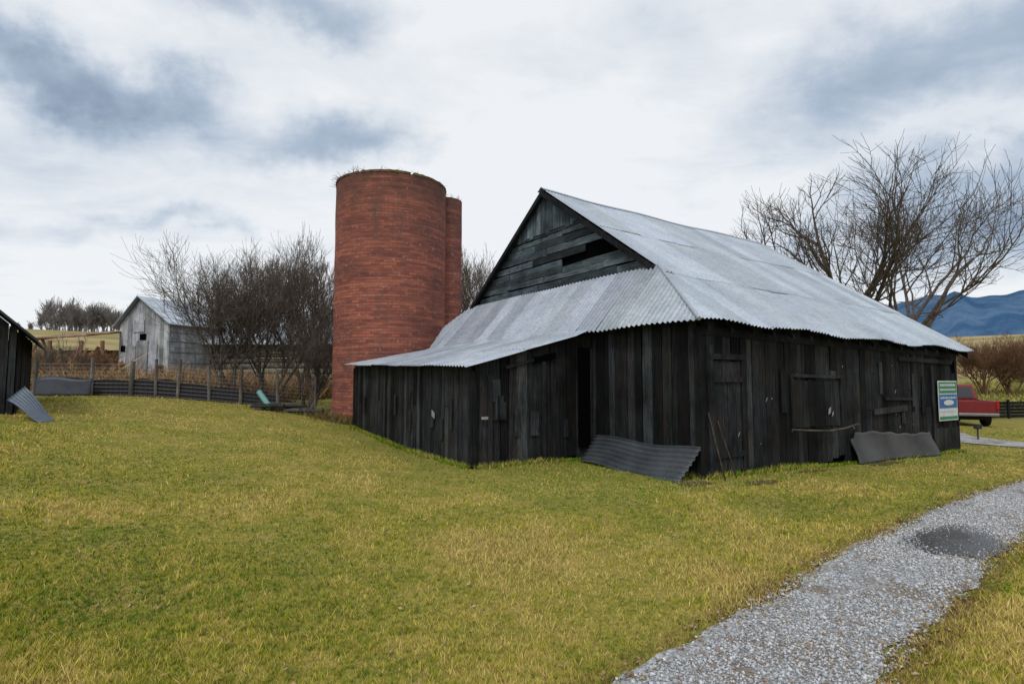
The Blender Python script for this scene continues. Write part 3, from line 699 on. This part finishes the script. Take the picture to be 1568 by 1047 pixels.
# ------------------------------------------------------------ drive
CL=np.array([(-3.2,-1.2),(-1.2,.75),(0.0,1.95),(.9,2.85),(1.68,3.6),(2.45,4.28),(3.5,5.22),(5.15,6.65),(7.6,8.6),(9.9,10.2),(13,12.2),(17,14.6),(24,18)])
CL2=np.array([(30,14),(22,15.2),(17,16.4),(14.6,17.8),(15,20.5),(17.5,24.5),(21,29)])
def dens(P,step=.12):
    out=[]
    for a,b in zip(P[:-1],P[1:]):
        m_=max(2,int(np.hypot(*(b-a))/step)); out.append(a+(b-a)*np.linspace(0,1,m_,endpoint=False)[:,None])
    return np.vstack(out+[P[-1:]])
def smooth(P,k=15):
    Q=P.copy()
    for _ in range(k): Q[1:-1]=(Q[:-2]+Q[1:-1]*2+Q[2:])/4
    return Q
C1=smooth(dens(CL)); C2=smooth(dens(CL2,.3),8)
def wnoise(s,seed): return .05*np.sin(s*2.1+seed)+.03*np.sin(s*5.3+seed*2)+.02*np.sin(s*13+seed*3)
def ribbon(name,Cn,hw,mtl,lift,step,seeds=(1,2)):
    tg=np.gradient(Cn,axis=0); tg/=np.linalg.norm(tg,axis=1)[:,None]; nr=np.stack([-tg[:,1],tg[:,0]],1); s=np.arange(len(Cn))*step
    wl=hw+wnoise(s,seeds[0]); wr=hw+wnoise(s,seeds[1]); m_=9; V=[]
    for j in range(m_):
        t_=j/(m_-1); P=Cn+nr*(wl*(1-t_)-wr*t_)[:,None]; V.append(np.column_stack([P,H(P[:,0],P[:,1])+lift]))
    V=np.stack(V,1).reshape(-1,3); n_=len(Cn)
    i=(np.arange(n_-1)[:,None]*m_+np.arange(m_-1)[None,:]).ravel()
    F=np.vstack([np.stack([i,i+1,i+m_+1],1),np.stack([i,i+m_+1,i+m_],1)])
    return npmesh(name,V,F,np.ones((len(V),3))*.5,mtl)
drive=ribbon("gravel_driveway",C1,.47,M_gravel,.012,.12)
ribbon("gravel_driveway",C2,1.1,M_gravel,.025,.3,(4,5))
def ndist(x,y,Cn):
    d=np.full(len(x),1e9)
    for k in range(0,len(Cn),2): d=np.minimum(d,(x-Cn[k,0])**2+(y-Cn[k,1])**2)
    return np.sqrt(d)
def blobmesh(name,cx,cy,ex0,ey0,ang,lift,mtl,seed):
    mb=MB(); mb.v=[(cx,cy,h(cx,cy)+lift)]; r=random.Random(seed); p1,p2,p3=[r.uniform(0,6) for _ in range(3)]; ca,sa=math.cos(ang),math.sin(ang)
    for k in range(90):
        a=2*math.pi*k/90; rr=1+.10*math.sin(3*a+p1)+.07*math.sin(7*a+p2)+.04*math.sin(15*a+p3)+r.uniform(-.03,.03); ex=ex0*rr*math.cos(a); ey=ey0*rr*math.sin(a)
        x=cx+ex*ca-ey*sa; y=cy+ex*sa+ey*ca; mb.v.append((x,y,h(x,y)+lift))
    for k in range(90): mb.face((0,1+k,1+(k+1)%90))
    return mb.obj(name,mtl)
PX,PY=4.72,6.18
blobmesh("puddle",PX,PY,.88,.40,.72,.018,M_mud,1)
for k,(u,v,a_,b_) in enumerate(((.6,-.75,.42,.16),(2.6,-.4,.5,.1),(5.4,-.45,.7,.12),(-.5,-.3,.35,.2))):
    x,y,_=BW(u,v,0); blobmesh("dirt_patch",x,y,a_,b_,.56,.010,M_dirt,k+5)

def stones(n,Cn,hw):
    k=np.minimum((rng.random(n)*len(Cn)).astype(int),len(Cn)-2); tg=np.gradient(Cn,axis=0); tg/=np.linalg.norm(tg,axis=1)[:,None]
    off=rng.uniform(-1,1,n)*hw*(1+.12*rng.standard_normal(n))
    return Cn[k]+rng.random((n,1))*.12*tg[k]+np.stack([-tg[k][:,1],tg[k][:,0]],1)*off[:,None]
near=C1[(C1[:,1]>2.2)&(C1[:,1]<11)]
P=stones(66000,near,.46)
dx,dy=P[:,0]-PX,P[:,1]-PY; pd=np.sqrt((dx*.75+dy*.66)**2/.77+(-dx*.66+dy*.75)**2/.16)+.12*np.sin(dx*9)*np.sin(dy*11)
pn=.5*np.sin(P[:,0]*2.7+P[:,1]*1.3)+.5*np.sin(P[:,1]*3.9-P[:,0]*2.1+1)+.4*np.sin(P[:,0]*9+2)*np.sin(P[:,1]*8)
keepp=rng.random(len(P))<np.clip((pd-.55)/.5,.05,1)
P=P[keepp&((pn<.35)|(rng.random(len(P))<.3))]
n=len(P); sz=rng.uniform(.0045,.0105,n)*(1+.8*(rng.random(n)<.1))
octv=np.array([(1,0,0),(-1,0,0),(0,1,0),(0,-1,0),(0,0,1),(0,0,-1)],float); octf=np.array([(0,2,4),(2,1,4),(1,3,4),(3,0,4),(2,0,5),(1,2,5),(3,1,5),(0,3,5)])
sc=rng.uniform(.6,1.4,(n,6,1)); th=rng.uniform(0,6.28,n); c_,s_=np.cos(th),np.sin(th)
L=octv[None]*sc*sz[:,None,None]; L[:,:,2]*=.7; L+=rng.normal(0,.15,(n,6,3))*sz[:,None,None]
xx=L[:,:,0]*c_[:,None]-L[:,:,1]*s_[:,None]; yy=L[:,:,0]*s_[:,None]+L[:,:,1]*c_[:,None]
V=np.stack([xx+P[:,0:1],yy+P[:,1:2],L[:,:,2]+(H(P[:,0],P[:,1])+.016)[:,None]],2).reshape(-1,3)
F=(octf[None]+6*np.arange(n)[:,None,None]).reshape(-1,3)
g=rng.uniform(.2,.62,n); col=np.stack([g*.96,g*1.0,g*1.05],1); br=rng.random(n)<.12; col[br]=np.array([.26,.19,.13]); 
npmesh("gravel",V,F,np.repeat(col,6,0),M_stone)

# ------------------------------------------------------------ grass
def fld(x,y,seed,sc=1.0):
    r=np.random.default_rng(seed); o=np.zeros_like(x)
    for k in range(9):
        f=sc*r.uniform(.4,3.2); a=r.uniform(0,6.28); o+=np.sin((x*np.cos(a)+y*np.sin(a))*f+r.uniform(0,6.28)+1.5*np.sin(y*f*.4+x*.3*f))/3
    return o
def blades(name,n,ymin,ymax,pw,hgt,wid,xk=1.0,pal=None,pts=None):
    if pts is None:
        q=rng.random(n); e=2-pw
        y=(ymin**e+q*(ymax**e-ymin**e))**(1/e); x=rng.uniform(-1,1,n)*(y*xk+1.2)
        tf=rng.random(n)<.5; gs=.065*(np.hypot(x,y)/4)**.6; 
        gs=.045*2**np.floor(np.log2(np.maximum(gs/.045,1))); jx=np.round(x/gs); jy=np.round(y/gs)
        hsh=np.sin(jx*91.7+jy*47.3)*43758.5; hsh=hsh-np.floor(hsh); hs2=np.sin(jx*33.1+jy*77.7)*12543.1; hs2=hs2-np.floor(hs2)
        tx_=(jx+(hsh-.5))*gs; ty_=(jy+(hs2-.5))*gs
        x=np.where(tf,tx_+rng.normal(0,.22,n)*gs,x); y=np.where(tf,ty_+rng.normal(0,.22,n)*gs,y); tcol=np.where(tf,(hsh-.5)*1.1,0); tht=np.where(tf,.8+.7*hs2,.75)
        u,v=UV(x,y); inb=((u>-.03)&(v>-.03)&(u<10.3)&(v<12))|((u>-2.9)&(v>2.84)&(v<10.25)&(u<1))
        ins=(x+4.28)**2+(y-19.9)**2<1.95**2
        d1=ndist(x,y,C1)+.05*rng.standard_normal(n); d2=ndist(x,y,C2)
        worn=(fld(x,y,21,.9)>1.35)&(rng.random(n)<.45)
        keep=(~inb)&(~ins)&(~worn)&((d1>.45+.04*fld(x,y,5,2))|(rng.random(n)<.012))&(d2>1.1)
        x=x[keep];y=y[keep];d1=d1[keep];u=u[keep];v=v[keep];tcol=tcol[keep];tht=tht[keep]
    else: x,y=pts; d1=np.full(len(x),9.); u,v=UV(x,y); tcol=0; tht=1
    n=len(x); z=H(x,y)
    f1=fld(x,y,1,.5); f2=fld(x,y,2,1.6); f3=fld(x,y,3,6)
    dist=np.hypot(x,y); ww=wid*(dist/4)**.75*rng.uniform(.6,1.4,n); hh=hgt*rng.uniform(.45,1.35,n)*(1+.25*np.clip(f2,-1.5,1.5))*tht
    th=rng.uniform(0,6.28,n); le=rng.uniform(.1,1.4,n)*hh; la=rng.uniform(0,6.28,n)
    bx=np.cos(th)*ww/2; by=np.sin(th)*ww/2
    V=np.empty((n,3,3)); V[:,0]=np.stack([x-bx,y-by,z-.004],1); V[:,1]=np.stack([x+bx,y+by,z-.004],1)
    V[:,2]=np.stack([x+np.cos(la)*le,y+np.sin(la)*le,z+hh],1)
    t_=np.clip(.48+.30*f1+.28*f2+.18*f3+tcol+rng.normal(0,.2,n),0,1)
    green=np.array([.10,.20,.016]); yg=np.array([.47,.45,.035]); straw=np.array([.80,.60,.22]); 
    col=np.where(t_[:,None]<.5,green+(yg-green)*(t_[:,None]*2),yg+(straw-yg)*((t_[:,None]-.5)*2)*.9)
    bro=(rng.random(n)<.04+.12*np.clip(f2*f1,0,1)); col[bro]=np.array([.30,.20,.09])
    wall=((u>-3.7)&(v>-.9)&(v<10.8)&(u<10.5)); g_=wall&(rng.random(n)<.5); col[g_]=np.array([.12,.26,.02])*rng.uniform(.7,1.4,(g_.sum(),1))
    ed=(d1<.66)&(rng.random(n)<.55); col[ed]=np.array([.24,.15,.07])*rng.uniform(.5,1.3,(ed.sum(),1))
    if pal is not None: col=np.array(pal[0])+(np.array(pal[1])-np.array(pal[0]))*rng.random((n,1))
    col=col*rng.uniform(.65,1.35,(n,1))
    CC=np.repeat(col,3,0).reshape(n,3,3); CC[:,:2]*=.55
    return npmesh(name,V.reshape(-1,3),np.arange(3*n).reshape(n,3),CC.reshape(-1,3),M_grass)
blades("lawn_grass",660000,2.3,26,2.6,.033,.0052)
xs=[];ys=[]
for p,q,cnt in ((A,B,4000),(A,C,1300),(C,D,1500),(D,E,3500)):
    t_=rng.random(cnt); o=np.abs(rng.normal(0,.08,cnt))+.04; p=np.array(p);q=np.array(q); d=(q-p)/np.hypot(*(q-p)); nrm=np.array([d[1],-d[0]]); 
    if np.dot(nrm,p+q)>0: nrm=-nrm
    P=p+(q-p)*t_[:,None]+nrm*o[:,None]; xs.append(P[:,0]); ys.append(P[:,1])
blades("wall_weeds",0,0,0,0,.09,.006,pts=(np.concatenate(xs),np.concatenate(ys)))
n=6000; a=rng.uniform(2.8,6.2,n); rr=1.95+np.abs(rng.normal(0,.3,n)); blades("silo_weeds",0,0,0,0,.22,.006,pts=(-4.28+rr*np.cos(a),19.9+rr*np.sin(a)),pal=((.10,.09,.03),(.36,.26,.12)))
n=40000; x=rng.uniform(-32,-9,n); y=rng.uniform(21,33,n); kk=fld(x,y,9,.8)>-.3; kk&=~((x>-23.5)&(x<-14)&(y>30.5)); x=x[kk];y=y[kk]
blades("dry_weeds",0,0,0,0,.85,.010,pts=(x,y),pal=((.20,.12,.07),(.50,.34,.17)))
n=9000; blades("hay_pile",0,0,0,0,1.5,.02,pts=(rng.normal(-25.5,1.5,n),rng.normal(30.2,.7,n)),pal=((.26,.14,.06),(.62,.42,.2)))
n=30000; x=rng.uniform(20,75,n); y=rng.uniform(36,60,n)
blades("field_weeds",0,0,0,0,.35,.012,pts=(x,y),pal=((.2,.24,.05),(.5,.42,.14)))
n=1300; y=(2.4**.2+rng.random(n)*(16**.2-2.4**.2))**5; x=rng.uniform(-1,1,n)*y
ed=rng.random(n)<.65; k=rng.integers(0,len(near),n); sd=rng.choice([-1,1],n); x=np.where(ed,near[k,0]-sd*.36+rng.normal(0,.06,n),x); y=np.where(ed,near[k,1]+sd*.36+rng.normal(0,.06,n),y)
u,v=UV(x,y); kk=~((u>-3)&(v>0)); x=x[kk];y=y[kk]; n=len(x); z=H(x,y)+rng.uniform(.015,.03,n); s=rng.uniform(.007,.019,n); th=rng.uniform(0,6.28,n)
V=np.empty((n,4,3)); 
for j,(a,b) in enumerate(((1.3,0),(0,.7),(-1.3,0),(0,-.7))):
    V[:,j]=np.stack([x+s*(a*np.cos(th)-b*np.sin(th)),y+s*(a*np.sin(th)+b*np.cos(th)),z+rng.uniform(-.01,.012,n)],1)
F=(np.array([(0,1,2),(0,2,3)])[None]+4*np.arange(n)[:,None,None]).reshape(-1,3)
col=np.array([.20,.11,.05])+(np.array([.42,.30,.19])-np.array([.20,.11,.05]))*rng.random((n,1))
npmesh("fallen_leaves",V.reshape(-1,3),F,np.repeat(col,4,0),M_leaf)

# ------------------------------------------------------------ world
w=bpy.data.worlds.new("World"); scene.world=w; w.use_nodes=True; nt=w.node_tree; nt.nodes.clear()
out=N(nt,"ShaderNodeOutputWorld"); sky=N(nt,"ShaderNodeTexSky"); sky.sky_type='NISHITA'; sky.sun_disc=False; sky.sun_elevation=R(52); sky.sun_rotation=R(200)
b1=N(nt,"ShaderNodeBackground"); nt.links.new(sky.outputs[0],b1.inputs[0]); b1.inputs[1].default_value=.1
d=N(nt,"ShaderNodeTexCoord").outputs["Generated"]
sx=N(nt,"ShaderNodeSeparateXYZ"); nt.links.new(d,sx.inputs[0])
zc=math_(nt,'MAXIMUM',sx.outputs[2],0.0); den=math_(nt,'ADD',zc,.16)
cx=N(nt,"ShaderNodeCombineXYZ"); nt.links.new(math_(nt,'DIVIDE',sx.outputs[0],den),cx.inputs[0]); nt.links.new(math_(nt,'DIVIDE',sx.outputs[1],den),cx.inputs[1])
cv=cx.outputs[0]
na=noise(nt,mapping(nt,cv,(.8,1.2,1),(3.1,1.7,0),(0,0,.25)),.9,8,.6,.35)
nb2=noise(nt,mapping(nt,cv,(1,1.6,1),(7,2,0),(0,0,.3)),2.6,7,.62,.4)
wn=N(nt,"ShaderNodeTexNoise"); wn.inputs["Scale"].default_value=3.6; wn.inputs["Detail"].default_value=7; wn.inputs["Roughness"].default_value=.6; nt.links.new(d,wn.inputs["Vector"])
vs=N(nt,"ShaderNodeVectorMath",operation='SUBTRACT'); nt.links.new(wn.outputs["Color"],vs.inputs[0]); vs.inputs[1].default_value=(.5,.5,.5)
vm=N(nt,"ShaderNodeVectorMath",operation='MULTIPLY'); nt.links.new(vs.outputs[0],vm.inputs[0]); vm.inputs[1].default_value=(.45,.3,.24)
va=N(nt,"ShaderNodeVectorMath",operation='ADD'); nt.links.new(d,va.inputs[0]); nt.links.new(vm.outputs[0],va.inputs[1]); dw=va.outputs[0]
def blob(px,py,rx,rz,st):
    xs_=(px-784)/871; ys_=(523-py)/871; v_=Vector((xs_,.9977-ys_*.0675,.0675+ys_*.9977)).normalized()
    a=N(nt,"ShaderNodeVectorMath",operation='SUBTRACT'); nt.links.new(dw,a.inputs[0]); a.inputs[1].default_value=v_
    m_=N(nt,"ShaderNodeVectorMath",operation='MULTIPLY'); nt.links.new(a.outputs[0],m_.inputs[0]); m_.inputs[1].default_value=(871/rx,2.0,871/rz)
    l=N(nt,"ShaderNodeVectorMath",operation='LENGTH'); nt.links.new(m_.outputs[0],l.inputs[0])
    r_=N(nt,"ShaderNodeMapRange",interpolation_type='SMOOTHSTEP'); nt.links.new(l.outputs["Value"],r_.inputs[0]); r_.inputs[1].default_value=.05; r_.inputs[2].default_value=1.35; r_.inputs[3].default_value=st; r_.inputs[4].default_value=0
    return r_.outputs[0]
tot=None
for bl in ((120,100,150,55,.38),(10,50,110,45,.2),(430,0,190,45,.36),(500,238,150,40,.38),(290,352,80,20,.22),(110,220,120,40,.10),(1530,320,230,80,.46),(1560,40,240,80,.30),(1330,130,220,70,.18),(1480,240,130,35,.22),(1000,60,200,50,.12),(1100,250,200,50,.14),(40,320,110,25,.14),(640,330,90,25,.08)):
    v_=blob(*bl); tot=v_ if tot is None else math_(nt,'ADD',tot,v_)
fac=math_(nt,'ADD',tot,math_(nt,'MULTIPLY',math_(nt,'SUBTRACT',na,.47),.62))
fac=math_(nt,'ADD',fac,math_(nt,'MULTIPLY',math_(nt,'SUBTRACT',nb2,.5),.42),)
cc=ramp(nt,fac,[(0,(.94,.96,.98)),(.15,(.78,.83,.89)),(.37,(.47,.56,.68)),(.60,(.26,.34,.46)),(1,(.16,.22,.32))])
b2=N(nt,"ShaderNodeBackground"); nt.links.new(cc,b2.inputs[0]); b2.inputs[1].default_value=.99
mx=N(nt,"ShaderNodeMixShader"); mx.inputs[0].default_value=.9; nt.links.new(b1.outputs[0],mx.inputs[1]); nt.links.new(b2.outputs[0],mx.inputs[2]); nt.links.new(mx.outputs[0],out.inputs[0])
sd=bpy.data.lights.new("sun",'SUN'); sd.energy=1.5; sd.angle=R(14); sd.color=(1,.96,.9); so=bpy.data.objects.new("sun",sd); scene.collection.objects.link(so)
so.rotation_euler=(R(38),0,R(-20))
cd=bpy.data.cameras.new("camera"); cd.lens=20.0; cd.sensor_width=36; cd.clip_end=12000; cd.clip_start=.05; co=bpy.data.objects.new("camera",cd); scene.collection.objects.link(co)
co.location=(0,0,1.65); co.rotation_euler=(R(93.87),0,0); scene.camera=co
scene.view_settings.view_transform='Standard'; scene.view_settings.look='None'; scene.view_settings.exposure=0
